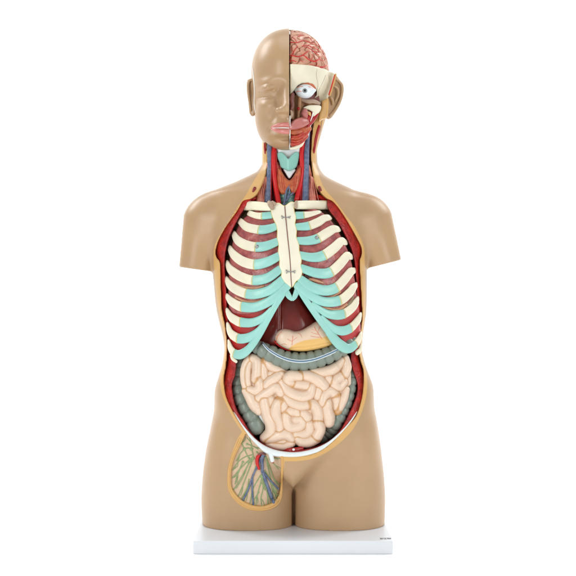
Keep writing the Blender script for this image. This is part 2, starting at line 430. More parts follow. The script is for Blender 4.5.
# muscle layer
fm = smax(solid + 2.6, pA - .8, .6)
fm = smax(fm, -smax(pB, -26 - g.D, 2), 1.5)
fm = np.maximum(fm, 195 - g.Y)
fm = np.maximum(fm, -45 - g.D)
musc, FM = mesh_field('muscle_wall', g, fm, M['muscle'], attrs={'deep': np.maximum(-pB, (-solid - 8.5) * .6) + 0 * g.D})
# groin floor
gg = Grid((224, 425, -10), (290, 515, 52), .7)
gsol = Field(g, solid)
XX, YY, DD = np.meshgrid(gg.X[:, 0, 0], gg.Y[0, :, 0], gg.D[0, 0, :], indexing='ij')
ss = gsol.many(np.stack([XX.ravel(), YY.ravel(), DD.ravel()], 1)).reshape(gg.n).astype(np.float32)
pg = poly2(gg, tp(GI, lambda x, y: 36))
fg = smax(smax(ss + 3.0, pg - .6, .5), -(ss + 10), .5)
groin, FG = mesh_field('groin_inlay', gg, fg, M['groin'])
nerves = []
gd = lambda pts, r=.42, off=.1: tube_on(FG, pts, r, off, default=32)
nodes = [(244.5,449,1.6),(251.5,449,1.7),(253,458,1.6),(262,476,2.2),(266,457,1.5),(270,459,1.4),(248,462,1.3),(243,462,1.2),(257,452,1.2),(247,444,1.2)]
green = [blob(T(x, y, FG.front(x, y, 32) + .1), (r, r * 1.05, r * .55), 14) for x, y, r in nodes]
for pts in ([(244.5,449),(247,455),(251,462)],[(244.5,449),(240,454),(236.5,461)],[(244.5,449),(242,443),(243,438)],[(251.5,449),(251,443),(247,438)],[(244.5,449),(248,448),(252,449)],
            [(252,450),(253,458),(248,465),(241,478),(233.5,490)],[(252,458),(247,462),(240,469),(232.5,478)],[(253,459),(248,472),(243,485),(238,497)],[(252,455),(245,457),(238,462),(233,470)],
            [(257,463),(252,478),(247,490),(244,501)],[(262,476),(260,485),(257,496),(256,505)],[(262,476),(263,488),(261,498),(262,506)],[(260,476),(253,489),(250,503)],
            [(262,476),(267,492),(268,504)],[(259,488),(262,483),(265,490)],[(266,457),(270,468),(274,479),(278,485)],[(266,457),(269,472),(273,486),(277,497)],
            [(270,459),(275,465),(278.5,469)],[(268,475),(272,488),(274,501)],[(259,492),(254,500),(252,504)],[(270,459),(274,458),(278,459)],[(247,444),(252,446),(258,449)],
            [(243,462),(238,473),(235,484)],[(265,470),(270,480),(276,492)],[(249,479),(247,488),(241,499)]):
    green.append(gd(pts, .5))
    e = pts[-2]; 
    if len(pts) > 2:
        m_ = pts[len(pts) // 2]; q = pts[-1]
        green.append(gd([m_, ((m_[0] + q[0]) / 2 + random.uniform(1, 2.2), (m_[1] + q[1]) / 2), (q[0] + random.uniform(1.5, 3), q[1] - random.uniform(0, 2))], .34))
add('lymph_vessels', green, M['green'], groin)
add('vein', [gd([(261,457),(259,463),(256,469),(252.5,477),(248,490),(243,500)], .9, .7)], M['vein_blue'], groin)
add('vein', [gd([(252.5,477),(252.3,490),(253.3,505)], .85, .6)], M['vein_blue'], groin)
add('vein', [gd([(262,460,1.2),(262,468,1.2),(264,476,1.6),(269,490,1.7),(273.5,502,1.6)], 1.3, .6)], M['vein_blue'], groin)
add('vein', [gd([(263,471),(269,479),(274,484),(278.5,489)], .9, .6)], M['vein_blue'], groin)
add('femoral_vein', [gd([(264,454,1.7),(262,459,1.8),(262.5,467,1.5),(262,472,1.2)], 1.5, 1.4)], M['vein_blue'], groin)
add('femoral_artery', [gd([(260,454.5,1.3),(257.6,457.5,1.8),(257.2,463,1.7),(259,469,1.1)], 1.5, 1.2)], M['vein_red'], groin)
add('femoral_fold', [gd([(258.5,454.2,.8),(262,453.4,1.0),(265,454.6,.8)], 1, 2.6)], M['plum'], groin)
# yellow raised lip of the groin window and of the opened trunk
lip = [p for p in GO]
def rimtube(P, inner, r, off):
    Q = spline(P, 2.); return tube_on(FBs, [(q[0], q[1]) for q in Q[::2]], r, off, 1.5, 8)
mid_g = [((a[0] + b_[0]) / 2, (a[1] + b_[1]) / 2) for a, b_ in zip(GO[1:14], [(243,439),(235,456),(231,466),(230,479),(232,490),(239.5,500),(250,506.5),(261,508),(271,505.5),(278.7,499),(280.8,488),(281,475),(281,458)])]
add('fat_lip', [tube_on(FBs, mid_g, 1.1, -.4)], M['fatty'], body)
# ovals of cut muscle on the neck and shoulder rim
for (x, y, rx, ry, tl) in ((254, 190, 1.5, 3.2, .35), (320, 189.3, 1.5, 3.2, -.35)):
    d = FB.front(x, y, 10)
    add('muscle_stub', [tube([(x + ry * .6 * tl, y - ry * .6, d - .2, 1.5), (x - ry * .6 * tl, y + ry * .6, d - .2, 1.5)])], M['muscle'])
add('muscle_stub', [tube_on(FB, [(265.2, 140, 1.3), (265.3, 147, 1.6), (265.6, 153, 1.3)], 2, -.9)], M['vein_dark'])
add('muscle_stub', [tube_on(FB, [(318.6, 126.5, 1.9), (316.5, 134, 2.1), (314.8, 142, 2.1), (313.4, 152, 1.7)], 2, -.9)], M['vein_dark'])
# ligament rim
RIM = [(228.6,401,.5),(232.5,409,.75),(240,422.5,1.0),(250,435.5,1.4),(258,443.5,1.9),(266,449.6,3.0),(275,453,3.1),(285,454.4,2.7),(296,454.7,2.5),(308,452.8,2.4),(320,448.6,2.1),(332,440.6,1.2),(346,427.2,.9),(355.5,413.8,.8),(360.4,400.5,.5)]
lig = add('inguinal_ligament', [tube_on(lambda x, y: body_d(x, y) - 1.3, RIM, 2), tube([(270.5,453.5,44,2.4),(271.5,457,44.5,2.1),(272.3,460.3,44,2.1)])], M['ligament'])
add('cord_end', [tube([(272.4,460.8,43.2,1.5),(272.8,462,43,1.3)])], M['vein_dark'], lig)

# ================================================================== RIB CAGE
def chest(px, py):
    H = interp([(195,44),(215,50),(235,56),(260,62),(300,64),(330,60),(365,54)], py)
    R = interp([(195,60),(215,66),(240,72),(300,75),(365,76)], py)
    u = min(1., abs((px - 293.5) / R))
    return float(-12 + H * (max(0, 1 - u ** 2.4)) ** .44)
def cn(px, py):
    e = .6
    gx = (chest(px + e, py) - chest(px - e, py)) / (2 * e); gy = (chest(px, py + e) - chest(px, py - e)) / (2 * e)
    n = np.array([-gx, -gy, 1.]); return n / np.linalg.norm(n)
def ribbon(Q, flat=.45, lift=0., rnd=True):
    P = np.array([T(q[0], q[1], chest(q[0], q[1]) + lift + (q[3] if len(q) > 3 else 0)) for q in Q])
    Nn = np.array([cn(q[0], q[1]) for q in Q])
    return sweep(P, Q[:, 2], Nn, flat, 18, rnd)
RIBS = [  # side, boundary x, points lateral -> medial (px,py,half height)
 ('l', 262, [(250,213.5,2.8),(256,215.5,3.2),(262,216,3.6),(271.5,215,3.6)]),
 ('l', 259, [(240.5,221.5,3.2),(247,227,4.2),(259,229.7,4.5),(268,229,4.3),(277,226,3.6)]),
 ('l', 256.5, [(234,234.5,3.2),(238,240.5,4.4),(246,245,4.8),(256,247,4.8),(266,246,4.6),(279,241,3.8)]),
 ('l', 254.5, [(230,249,3.3),(234,255,4.5),(243,261.5,4.9),(254.7,264.5,4.9),(267,262,4.7),(280,255.5,3.9)]),
 ('l', 253.3, [(227.5,264,3.3),(231,270,4.6),(241,276.7,4.8),(253,280.2,4.7),(267,278,4.6),(280.5,269,3.9)]),
 ('l', 246.6, [(226.8,280,3.3),(230,285,4.5),(237,290,4.7),(246.4,293.6,4.7),(256,294,4.7),(269,290.5,4.6),(278,284,4.5),(283.5,278.5,3.8)]),
 ('l', 242, [(227.5,297,3.2),(231,301,4.3),(236,304.5,4.6),(242,306.7,4.9),(255,307.1,4.6),(268.6,301.7,4.3),(279.7,293.3,3.9),(287.5,285.5,4)]),
 ('l', 240.3, [(227.5,311.5,3.1),(231,317,4.3),(236,320.3,4.6),(241,322.2,4.7),(252,322.5,4.2),(263,317.6,3.3),(272,308.5,2.2)]),
 ('l', 237.8, [(228,326,3.1),(230.5,332.5,4.2),(234.5,336.4,4.7),(240.8,338.8,4.7),(250,336.8,4.2),(259,330.2,3.2),(267,319,2.2)]),
 ('l', 234.8, [(229,343,2.6),(230.7,348.5,3.6),(234.6,353.3,4.3),(240,354.6,4.6),(247,350.5,4.1),(255,341.6,3.1),(262,330,2.2)]),
 ('r', 303.8, [(319,212,1.8),(312,213.8,2.6),(305,215,3.4),(296.5,215.5,3.9)]),
 ('r', 309.5, [(328.5,217.5,3.2),(324,218.5,3.8),(317.5,222.4,4.4),(308,226,4.3),(295.5,227,3.4)]),
 ('r', 319, [(337.5,229,3.3),(333,229.3,4.2),(326,233.5,4.7),(317.5,238.6,4.7),(308,240.8,4.3),(296.5,240.8,3.6)]),
 ('r', 324.3, [(344.5,242,3.3),(341,241.5,4.3),(333.5,248.5,4.9),(323,255.6,4.9),(312,257.4,4.4),(299.5,255,3.6)]),
 ('r', 330.8, [(350,256.5,3.3),(347,256,4.4),(339,265,4.9),(329,272.8,4.9),(316,272.9,4.6),(301,268,3.7)]),
 ('r', 336.5, [(353,271,3.3),(350.5,272,4.4),(344,280,4.8),(335.5,288,4.9),(324.4,290.5,5),(311,286.8,4.9),(300.5,279.3,4)]),
 ('r', 340, [(355.3,286,3.2),(353,288,4.4),(349,293.2,4.7),(339.7,300.4,4.8),(325,301.8,4.5),(311,296,4.0),(297,285,4)]),
 ('r', 344.3, [(357.3,300,3.1),(356,302.5,4.2),(352,308,4.5),(344,313.7,4.7),(335.5,314.9,4.6),(325.8,313,3.6),(312,304,2.2)]),
 ('r', 350.3, [(360,316,3),(358.5,319,4),(356,322.5,4.2),(350.6,328,4.5),(342.5,330.8,4.6),(333,328,3.6),(321,317,2.2)]),
 ('r', 355.6, [(360.6,335,2.6),(359.5,338,3.5),(355.8,343.8,4.2),(349,348.5,4.6),(341.5,346.4,4.5),(333,339.4,3.2),(325,328,2.2)]),
]
def split(Q, xb):
    i = int(np.argmin(np.abs(Q[:, 0] - xb))); return i
rib_objs = []
for (sd, xb, pts) in RIBS:
    sg = -1 if sd == 'l' else 1
    x0, y0, r0 = pts[0]
    dv = np.array([pts[0][0] - pts[1][0], pts[0][1] - pts[1][1]]); dv = dv / np.linalg.norm(dv)
    P4 = [(x0 + dv[0] * 1.7, y0 + dv[1] * 1.7, r0 * .8, -13), (x0 + dv[0] * 1.3, y0 + dv[1] * 1.3, r0 * .93, -5)] + [(p[0], p[1], p[2], 0) for p in pts]
    E = np.array(P4)
    Q = spline(E[:, [0, 1, 2, 3]], 1.2)
    i = len(Q) - 1 - int(np.argmin(np.abs(Q[::-1, 0] - xb)))
    lift = .0
    rb = add('rib', [ribbon(Q[:i + 1], .46, lift)], M['bone']); rib_objs.append(rb)
    q2 = Q[i:].copy(); q2[:, 2] += .12
    ca = add('costal_cartilage', [ribbon(q2, .47, lift)], M['cart'], rb)
    # painted joint line
    qa = Q[i]; t = Q[min(i + 1, len(Q) - 1)][:2] - Q[i - 1][:2]; t = t / np.linalg.norm(t); nrm = np.array([-t[1], t[0]])
    jl = Q[max(0, i - 1):i + 2].copy(); jl[:, :2] = Q[i, :2] + (jl[:, :2] - Q[i, :2]) * .28; jl[:, 2] += .3
    Vj, Fj = ribbon(jl, .5, 0, False); add('joint_line', (Vj, Fj), M['jline'], rb)
# the shared lower edge of the cartilages
for E in ([(286,287,2.4),(282.5,294.5,2.8),(276.4,304,3.),(268.5,317.5,3.2),(260.3,332.4,3.5),(251.3,346,3.8),(243,353.6,4)], [(297.5,287,2.4),(301.3,293,2.8),(307.5,302.4,3.),(318,317.4,3.2),(328,330.4,3.6),(337.3,341,3.9),(345.5,347.2,4)]):
    add('costal_margin', [ribbon(spline(np.array(E), 1.2), .47, 0.)], M['cart'])
# floating tips at the bottom
add('rib', [ribbon(np.array(spline([(231,355,1.2),(232.5,358.5,1.8),(236.3,361.6,1.6)], 1.)), .6, -2)], M['bone'])
add('rib', [ribbon(np.array(spline([(361.3,344.5,1.6),(360,350,2.6),(357,352.8,2.6)], 1.)), .6, -2)], M['bone'])
# sternum
ST = [(270.5,209),(271,214),(273.5,220),(275.8,225),(277,231),(276.8,238),(278.3,245),(277.8,252),(279.2,260),(279,267),(281.3,272),(281,277.5),(285,283),(291.8,287.6),(296.4,281.5),(300.5,278.5),(302.8,271),(301.2,266),(301.8,259),(299.6,250),(299.4,245),(296.8,237),(297,230),(295.4,224),(296.3,217),(294.5,210),(294.8,203),(292,201.5),(289,202.5),(284.5,205.6),(279,202.6),(275,203.5),(272,206)]
stern, FS = pad('sternum', ST, lambda x, y: chest(x, y) + 2.2, M['sternum'], thick=5, rnd=2., h=.5)
crack = [(284.8,206),(285.6,216),(286.6,226),(288,240),(289.3,252),(290.4,265),(291,278),(291.8,287)]
add('sternum_seam', [tube_on(FS, crack, .42, .0)], M['plum'], stern)
for (x, y) in ((286, 217.2), (290.6, 271.5)):
    d = chest(x, y) + 3.0
    parts = [tube([(x - 4.2, y - 1.6, d, .4), (x - 3.6, y + .1, d + .9, .42), (x, y + .1, d + 1.3, .42), (x + 3.6, y + .1, d + .9, .42), (x + 4.3, y - 1.1, d, .4)], seg=8, step=.6),
             tube([(x - 3.4, y + .1, d + .9, .38), (x - 4.0, y + 1.8, d, .38)], seg=8), tube([(x + 3.4, y + .1, d + .9, .38), (x + 4.0, y + 1.6, d, .38)], seg=8),
             blob(T(x - 2.8, y, d + .6), (.9, .9, .7), 10), blob(T(x + 2.8, y, d + .6), (.9, .9, .7), 10)]
    add('metal_clasp', parts, M['steel'], stern)
for (x, y, r) in ((257, 246.6, 1.9), (316.8, 237.6, 1.8)):
    add('pin_head', [blob(T(x, y, chest(x, y) + 2.5), (r, r, r * .8), 18)], M['steel'])
add('xiphoid_process', [ribbon(np.array(spline([(283.5,285,2.5),(286,291,3),(289.5,297,2.6),(291.7,300,1.2)], 1.)), .55, -1.2), ribbon(np.array(spline([(298,284.5,2.5),(297,290.5,2.8),(294.5,297,2.4),(292.8,300,1.2)], 1.)), .55, -1.2)], M['cart'], stern)
# clavicles with joint capsules
cl1 = add('clavicle', [tube([(240,206.3,12,3.6),(246,205.8,20,4.6),(256,206,28,4.6),(264,206.6,33,4.3),(269.5,207,36,3.8)], .8, 18)], M['bone'])
cl2 = add('clavicle', [tube([(333.5,205,10,4.0),(326,205,19,4.5),(316,205,27,4.5),(305,205,33,4.4),(297.5,205,36,4.2)], .8, 18)], M['bone'])
add('clavicle_bracket', [tube([(331.5,200.8,14,.45),(333.6,202.8,14.5,.5),(334.3,206,14,.5),(333.4,209,13,.5)], seg=8), blob(T(334.3,210.6,9), (2.6,1.8,1.6), 14)], M['steel'], cl2)
add('joint_capsule', [tube([(269.2,202.4,37,2.0),(271,205,39,2.8),(272.2,208,39,2.0)], .8), tube([(272.5,202.3,38.5,1.6),(275,204,39.6,1.7)], .8)], M['joint'], cl1)
add('joint_capsule', [tube([(296.6,201.6,38,1.4),(295.6,204.5,40,1.9),(296.3,207.6,40,1.2)], .8)], M['joint'], cl2)
# lungs, diaphragm behind the ribs
LUL = [(256,210),(244,218),(236,231),(231.6,247),(229.3,262),(228.5,282),(228.5,300),(231.5,312),(246,315),(262,310),(276,296),(283,284),(283,270),(283,240),(278,218),(270,211)]
LUR = [(300,212),(315,209),(327,216),(336,227),(343.5,241),(349.8,256),(353.6,273),(356,290),(357,308),(346,314),(330,312),(316,306),(303,292),(296,280),(296,240),(295,216)]
lungmod = lambda g: (.35 * np.sin(g.X * .3 + 2 * np.sin(g.Y * .16)) * np.sin(g.Y * .33 + g.X * .1)).astype(np.float32)
for LP in (LUL, LUR):
    pad('lung', LP, lambda x, y: chest(x, y) - 3.4, M['lung'], thick=18, rnd=3, h=.7, mod=lungmod)
DI1 = [(228.5,300),(229,325),(230,343),(232,353),(238,358),(243,353),(251,341),(260,325),(270,307),(268,302),(250,306)]
DI2 = [(358,300),(360.5,322),(360.5,340),(359,350),(351,350),(345,345),(334,332),(321,314),(308,300),(316,302),(340,308)]
dia, FD = pad('diaphragm', DI1, lambda x, y: chest(x, y) - 5.0, M['diaphragm'], thick=14, rnd=4, h=.7)
pad('diaphragm', DI2, lambda x, y: chest(x, y) - 5.0, paint('diaphragm_pale_paint', (188, 66, 66), .34, .1, 90), thick=14, rnd=4, h=.7)
# pale fascia strips and a dark blob painting the shade of a hole
hollow = paint('hole_shade_paint', (70, 24, 22), .4, .05, 60)
add('hole_shade', [blob(T(307.5, 276.5, chest(307.5, 276.5) - 3.6), (4.4, 3.6, 2.2), 18)], hollow)
fas = paint('fascia_paint', (208, 152, 120), .34, .08, 120)
fz = lambda pts: tube_on(lambda x, y: chest(x, y) - 3.2, pts, 1.6, 0)
add('fascia', [fz([(236,297.5,1.2),(246,301.5,1.5),(257,301.8,1.6),(267,298,1.3)]), fz([(233,283.5,1),(243,287,1.4),(255,288.3,1.6),(264,286,1.2)])], fas)
add('fascia', [fz([(307,293,1.2),(318,298.4,1.5),(330,297.5,1.6),(340,292,1.2)]), fz([(309,279,1.4),(316,280.7,1.8),(323,283,1.2)]), fz([(316,306,1.2),(328,308.5,1.4),(338,309.8,2),(346,304.5,1.6)])], fas)
gal = paint('spleen_paint', (150, 132, 104), .34, .06, 120)
add('fascia', [fz([(346,306,1.4),(350,302,1.8),(353,297,1.2)])], gal)

# ================================================================== ABDOMEN
def belly(px, py):
    return 36 - 15 * ((px - 295) / 60) ** 2 - 7 * ((py - 395) / 60) ** 2
LIV = [(287,292),(276,300),(268,314),(260,328),(254,341),(257,347),(268,348),(280,346),(300,344),(318,338),(322,330),(314,318),(304,304),(297,294)]
liv, FL = pad('liver', LIV, lambda x, y: 30 - .012 * (x - 290) ** 2 + .02 * (y - 300), M['liver'], thick=16, rnd=5, h=.6, bulge=2.5, bw=14,
              mod=lambda g: (-1.6 * np.exp(-((g.X - 280.2) / 1.3) ** 2) * (g.Y > 0) + 1.0 * np.exp(-((g.X - 302) / 11) ** 2 - ((g.Y - 318) / 12) ** 2)).astype(np.float32))
add('falciform_ligament', [tube_on(FL, [(280.6,300),(280.3,310),(280,320),(280.3,329)], .5, .1)], paint('falciform_paint', (150, 92, 84), .25, .05, 60), liv)
STO = [(274.8,336),(277.5,331.5),(283,329),(289,329.5),(295,331.3),(302,330),(310,325.5),(318,321.5),(327,325),(335,333),(338,341),(330,346),(318,349.5),(304,351.6),(291,350.6),(281,346.4),(275.5,341)]
def slow(g):
    yb = np.interp(g.X[:, 0, 0], [270, 285, 291, 297, 304, 318, 335], [353, 351, 344.5, 341, 338.5, 336.5, 333])[:, None, None]
    return (g.Y - yb) + 0 * g.D
sto, FST = pad('stomach', STO, lambda x, y: 37 - .006 * (x - 300) ** 2, M['stomach'], thick=12, rnd=4, h=.5, bulge=5, bw=9, attrs={'lower': slow},
               mod=lambda g: (-.9 * np.exp(-((g.Y - np.interp(g.X[:, 0, 0], [270, 291, 304, 318, 335], [356, 346.5, 345.5, 343.5, 340])[:, None, None]) / 1.0) ** 2)).astype(np.float32))
vs = lambda pts, r=.3: tube_on(FST, pts, r * .7, .0)
vst = [vs([(276.5,343),(276.5,339),(278.5,335),(281.5,332)]), vs([(292,345),(292.5,340),(292.8,336)]), vs([(292.5,341),(295.5,338.5),(297,337.5)], .22), vs([(292.5,341.5),(289,340),(287.5,339)], .22),
       vs([(322,339),(319,334.5),(315.5,329.5),(314.5,327)]), vs([(319,334.5),(314,333.5),(311,332)], .22), vs([(318,333),(318.6,329.5),(320,326.5)], .22), vs([(316,330.5),(312,329.5)], .2), vs([(321,337.5),(315,337),(310.5,336)], .22),
       vs([(281,345),(284.5,344),(287,345)], .2), vs([(302,337.5),(300.5,334.5),(298,333)], .18)]
add('stomach_vein', vst, M['vein_pale'], sto)
add('stomach_artery', [tube_on(FST, [(274.6,341.5),(278,345),(283,348.3),(290,350.6)], .8, -1.4, default=32)], M['vein_red'], sto)
# colon
def colon(name, pts, per=7.5, depth=.11, zs=1., ph=0.):
    Q = spline(pts, .8); P = np.array([T(*q[:3]) for q in Q])
    s = np.concatenate([[0], np.cumsum(np.linalg.norm(np.diff(P, axis=0), axis=1))])
    R = Q[:, 3] * (1 - depth * (1 - np.abs(np.sin(math.pi * (s + ph) / per))) ** 2.0 * 1.9)
    return add(name, [sweep(P, R, None, zs, 28)], M['colon'])
tc = colon('transverse_colon', [(253,345.5,26,5),(257,347,28,6.8),(264,350.5,31,7.8),(273,355,33,8.8),(285,360,34,9.2),(300,361.8,34,9.4),(315,359.6,33,9.2),(330,354.3,30,8.6),(343,347.5,26,8),(352,342,20,7)], 8.2)
def colon_front(x, y):
    yc = np.interp(x, [253,264,273,285,300,315,330,343,352], [345.5,350.5,355,360,361.8,359.6,354.3,347.5,342])
    dc = np.interp(x, [253,264,273,285,300,315,330,343,352], [26,31,33,34,34,33,30,26,20]); r = np.interp(x, [253,264,273,300,330,352], [5,7.8,8.8,9.4,8.6,7])
    return dc + math.sqrt(max(.1, r * r - min(r * r, (y - yc) ** 2)))
TN = [(263,343),(266,347),(271,351.3),(280,356.5),(290,360),(302,361.3),(315,359.2),(328,354.3),(338,349.5),(345,345.5)]
add('taenia', [tube_on(colon_front, [(x, y - 1.0) for x, y in TN], .42, .0), tube_on(colon_front, [(x, y + 1.2) for x, y in TN], .5, .0)], M['taenia'], tc)
add('taenia_vessel', [tube_on(colon_front, [(x, y + .1) for x, y in TN], .65, .05)], M['taenia_blue'], tc)
ac = colon('ascending_colon', [(243,358,8,5),(240,366,9,6),(238.7,377,10,6.6),(239.3,388,13,7.6),(242.3,399,18,8.3),(247.5,409.5,22,8.6),(253,419,25,8.8),(256.3,426.3,26,8.8)], 9.5, .10)
add('taenia', [tube([(256,408,25,1.6),(259,412,28,2),(262,418,29,2),(263.5,423,28,1.4)])], M['taenia'], ac)
add('taenia_vessel', [tube([(258.5,410,28.5,.6),(261.5,415,30.4,.6),(263.5,421,30,.5)])], M['taenia_blue'], ac)
colon('descending_colon', [(351.5,371,13,3.4),(352.3,378,16,4.4),(351,388,20,5),(347.8,400,23,5.6),(343,411,25,6.2),(337,421.5,26,6.6),(330,430.5,18,7.2),(322,438,16,6)], 7.5, .13)
# small intestine
C_ = [
 [(250,358,4),(246,364,3.6),(243.9,372,3.4),(244.3,381,3.4),(246,388,3.4)],
 [(251,362,3),(248.6,368,3.3),(248.2,376,3.3),(248.6,384,3.2)],
 [(253,358,4.2),(257,361,4.6),(257.5,370,4.8),(256.5,379,4.6)],
 [(258,379,4.6),(260.5,386,4.6),(256,391,4.4),(250,390,4.2)],
 [(246,391,3.8),(251,398,5.2),(255,405,5.6),(259,411,4)],
 [(265.5,361.5,4.5),(264,369,4.3),(265,377,4.2),(267.5,379,3.2)],
 [(266,361.5,4.4),(273,367,4.6),(280,370.3,3.6),(282.3,370.5,2.6)],
 [(281,373.5,3.2),(276,377.5,4.6),(269,382,4.5),(266.5,385,4)],
 [(257,399,4.2),(262,396,4.6),(269,391.5,4.6),(275,387.5,4.8),(279,389.5,4.6),(281,394,3.8)],
 [(264,399,4.8),(265.5,407,5.2),(267.5,416,5.2),(271,424,5.4),(270.5,432,5.2),(265,438,4.8)],
 [(280,401,4.6),(276.5,406,5),(276,414,4.9),(279.3,422,4.2),(280,430,3.8)],
 [(280.5,400,4.6),(283.7,405.5,4.3),(284,411,3)],
 [(300,376,4.4),(291,376,5.2),(287.4,379.5,4.6),(292,383,4.2)],
 [(292,383.6,4.2),(299,384.5,4.2),(306.5,385.5,4.3)],
 [(300,375,4.3),(309,376,5.2),(317,379.8,5.8),(323,385.5,5.4)],
 [(281.5,382,3.6),(286,388.5,4.8),(293,394,5),(303,396.5,5.1),(309.5,394,4.7),(311.5,387,4.2)],
 [(319,389,4),(317.3,396,4.2)],
 [(313,371.5,3.2),(322,372,4.6),(331,370,4.9),(337,366,4.6),(342,360.5,4.2)],
 [(345.5,358.5,3.8),(346.8,367,4.8),(344.5,374,4.7)],
 [(343,375,4.6),(336,379.5,5),(333.6,384,4.6),(339,387,4.2),(344,382,4)],
 [(348.3,373,2.6),(348.3,383,2.8)],
 [(322.5,402,5.2),(324.2,395,4.8),(330,391,4.9),(335.4,395,4.4)],
 [(335.8,396,4.3),(336.2,405,4.5),(337.5,411,4.8)],
 [(346.6,389.5,3.2),(343.6,398,4.6),(340.4,405.5,4.6),(337.6,411,4.2)],
 [(326.3,403,5),(326.5,410,5.2),(328.6,417,5.8),(328.8,422,5.2)],
 [(285,397,4),(291,401.5,4.8),(300,405,5),(308.5,404,4.8)],
 [(310,403.5,5),(315.6,406.5,5.2),(318,414,5.4),(317.4,421,5)],
 [(317.6,423,4.8),(320,429,5),(317,436,5.3)],
 [(316,438,5.2),(309,441.6,5.2),(301.5,441.3,5),(297.8,438,4.2)],
 [(303.5,413.3,4.6),(306.6,417,4.9)],
 [(308.8,424,4.6),(309.4,430,4.5),(304,433.8,4.6),(296.5,434,4.4)],
 [(286.5,411,4.2),(294,411,4.5),(298.6,413.6,3.8)],
 [(286,413,4.2),(286.3,421,4.9),(289.5,426.5,4.9),(296.5,427,4.8),(302,423.5,4.6),(301,418.5,4.2),(295,419.5,3.6)],
 [(267,439.5,4.2),(273,437.5,4.8),(280,434.5,5.2),(287,434.5,4.9),(291.3,439,4)],
 [(271.5,374,3.8),(275.5,374,3.4)],
 [(328,378,4.2),(331,382,4)],
 [(271.3,399,3.6),(271.8,406,3.2)],
 [(272,442.3,3.4),(284,441.3,3.6)],
 [(268,443.5,3),(275,445.4,3.8),(284,446,3.9),(291,443.3,3.8)],
]
gi = Grid((233, 345, 14), (358, 456, 48), .5)
d1 = gi.full(99); d2 = gi.full(99)
OUT = [(250,355.5),(255,354.5),(261,357),(264,360.5),(273,364),(283,369),(300,371),(320,368.5),(335,361.5),(344,356.5),(349,357),(350,368),(350,381),(347.8,392),(342.5,405),(338.5,414.5),(333,422),(326,427),(323.7,435),(319,441.5),(311,445.5),(302,446),(293,446),(284,448.7),(270.5,446),(263,442.5),(261.5,438),(265,433),(265.5,427),(262,420.5),(258,412.5),(251,406.5),(245,396),(242,387),(241.5,374),(242.5,364)]
for st in C_:
    jit = random.uniform(-1.2, .8)
    Q = spline([(p[0], p[1], belly(p[0], p[1]) + jit, p[2]) for p in st], 2.2)
    P = [tuple(T(q[0], q[1], q[2])) + (q[3] * (1.12 if q[0] < 336 else 1.02),) for q in Q]
    f = gi.full(99)
    a = np.array([p[:3] for p in P]); lo = a.min(0) - 12; hi = a.max(0) + 12
    i0 = np.clip(((lo - gi.lo) / gi.h).astype(int), 0, None); i1 = np.minimum(((hi - gi.lo) / gi.h).astype(int) + 2, gi.n)
    class Sub: pass
    sb = Sub(); sb.X = gi.X[i0[0]:i1[0]]; sb.Y = gi.Y[:, i0[1]:i1[1]]; sb.D = gi.D[:, :, i0[2]:i1[2]]
    f[i0[0]:i1[0], i0[1]:i1[1], i0[2]:i1[2]] = chain(sb, P, 1.3)
    d2 = np.minimum(d2, np.maximum(f, d1)); d1 = np.minimum(d1, f)
pO = poly2(gi, tp(OUT, lambda x, y: belly(x, y)))
bel = (36 - 15 * ((gi.X - 295) / 60) ** 2 - 7 * ((gi.Y - 395) / 60) ** 2)
back = smax(pO, gi.D - bel - .6, 4)
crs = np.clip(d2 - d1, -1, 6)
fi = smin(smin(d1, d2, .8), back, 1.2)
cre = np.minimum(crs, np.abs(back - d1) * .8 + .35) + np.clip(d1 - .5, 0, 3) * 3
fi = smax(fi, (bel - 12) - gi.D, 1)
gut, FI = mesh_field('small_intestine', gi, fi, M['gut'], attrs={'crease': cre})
add('pin_head', [blob(T(293.6,449.6,42), (1.4,1.2,1.0), 16)], M['white'])
add('bladder', [tube([(284,450,33,2),(292,450.5,37,2.6),(302,448.5,35,2)], .8)], M['vein_dark'])
random.seed(9)

# ================================================================== NECK
neckb = pad('neck_muscle_bed', [(266,128),(267,150),(267,165),(263.5,180),(257,194),(250,200),(256,206),(290,208),(322,205),(326,199),(316,187),(312,172),(310,160),(310.5,150),(312,130)], lambda x, y: float(np.interp(y, [128,150,180,205], [-4,-2,0,4])) - .004 * (x - 289) ** 2, M['muscle'], thick=6, rnd=1, h=.8)
nk = lambda px, py, e=0: None
add('jugular_vein', [tube([(270,140,6,2.4),(269.6,150,7,2.6),(270.2,165,9,2.8),(268.6,182,12,3.1),(267.6,201,17,3.2)])], M['vein_blue'])
add('jugular_vein', [tube([(308.6,128,4,2),(307,142,6,2.5),(306.2,160,9,2.9),(305.7,182,12,3.3),(305.3,201,17,3.4)])], M['vein_blue'])
add('carotid_artery', [tube([(275,143,6,2),(274,151,8,2.4),(273.6,162,10,2.5),(274.4,176,12,2.5),(276.3,190,14,2.6),(278.6,203,18,2.6)])], M['vein_red'])
add('carotid_artery', [tube([(304,128,6,2),(303,142,7,2.3),(301.5,154,9,2.4),(302,168,11,2.5),(300.2,184,13,2.5),(297,199,17,2.6)])], M['vein_red'])
add('scalene_muscle', [tube([(268.5,170,5,1.),(265.8,179,8,2.2),(261.5,190,11,3.2),(259.5,201,15,3.6)]), tube([(268,164,5,1.2),(266,178,7.5,1.8),(264.6,190,11,2),(263.5,201,15,2)])], M['scalene'])
add('scalene_muscle', [tube([(309.0,166,5,1.),(310.6,178,8,2.2),(312.5,190,11,3),(313.5,201,15,3.3)]), tube([(308.5,168,6,1),(309.3,180,9,1.6),(310,192,12,1.8),(310.5,201,15,1.8)])], M['scalene'])
add('subclavian_artery', [tube([(257,198.5,12,2),(252,199.3,13,2.2),(246,201.5,12,1.8)])], M['vein_red'])
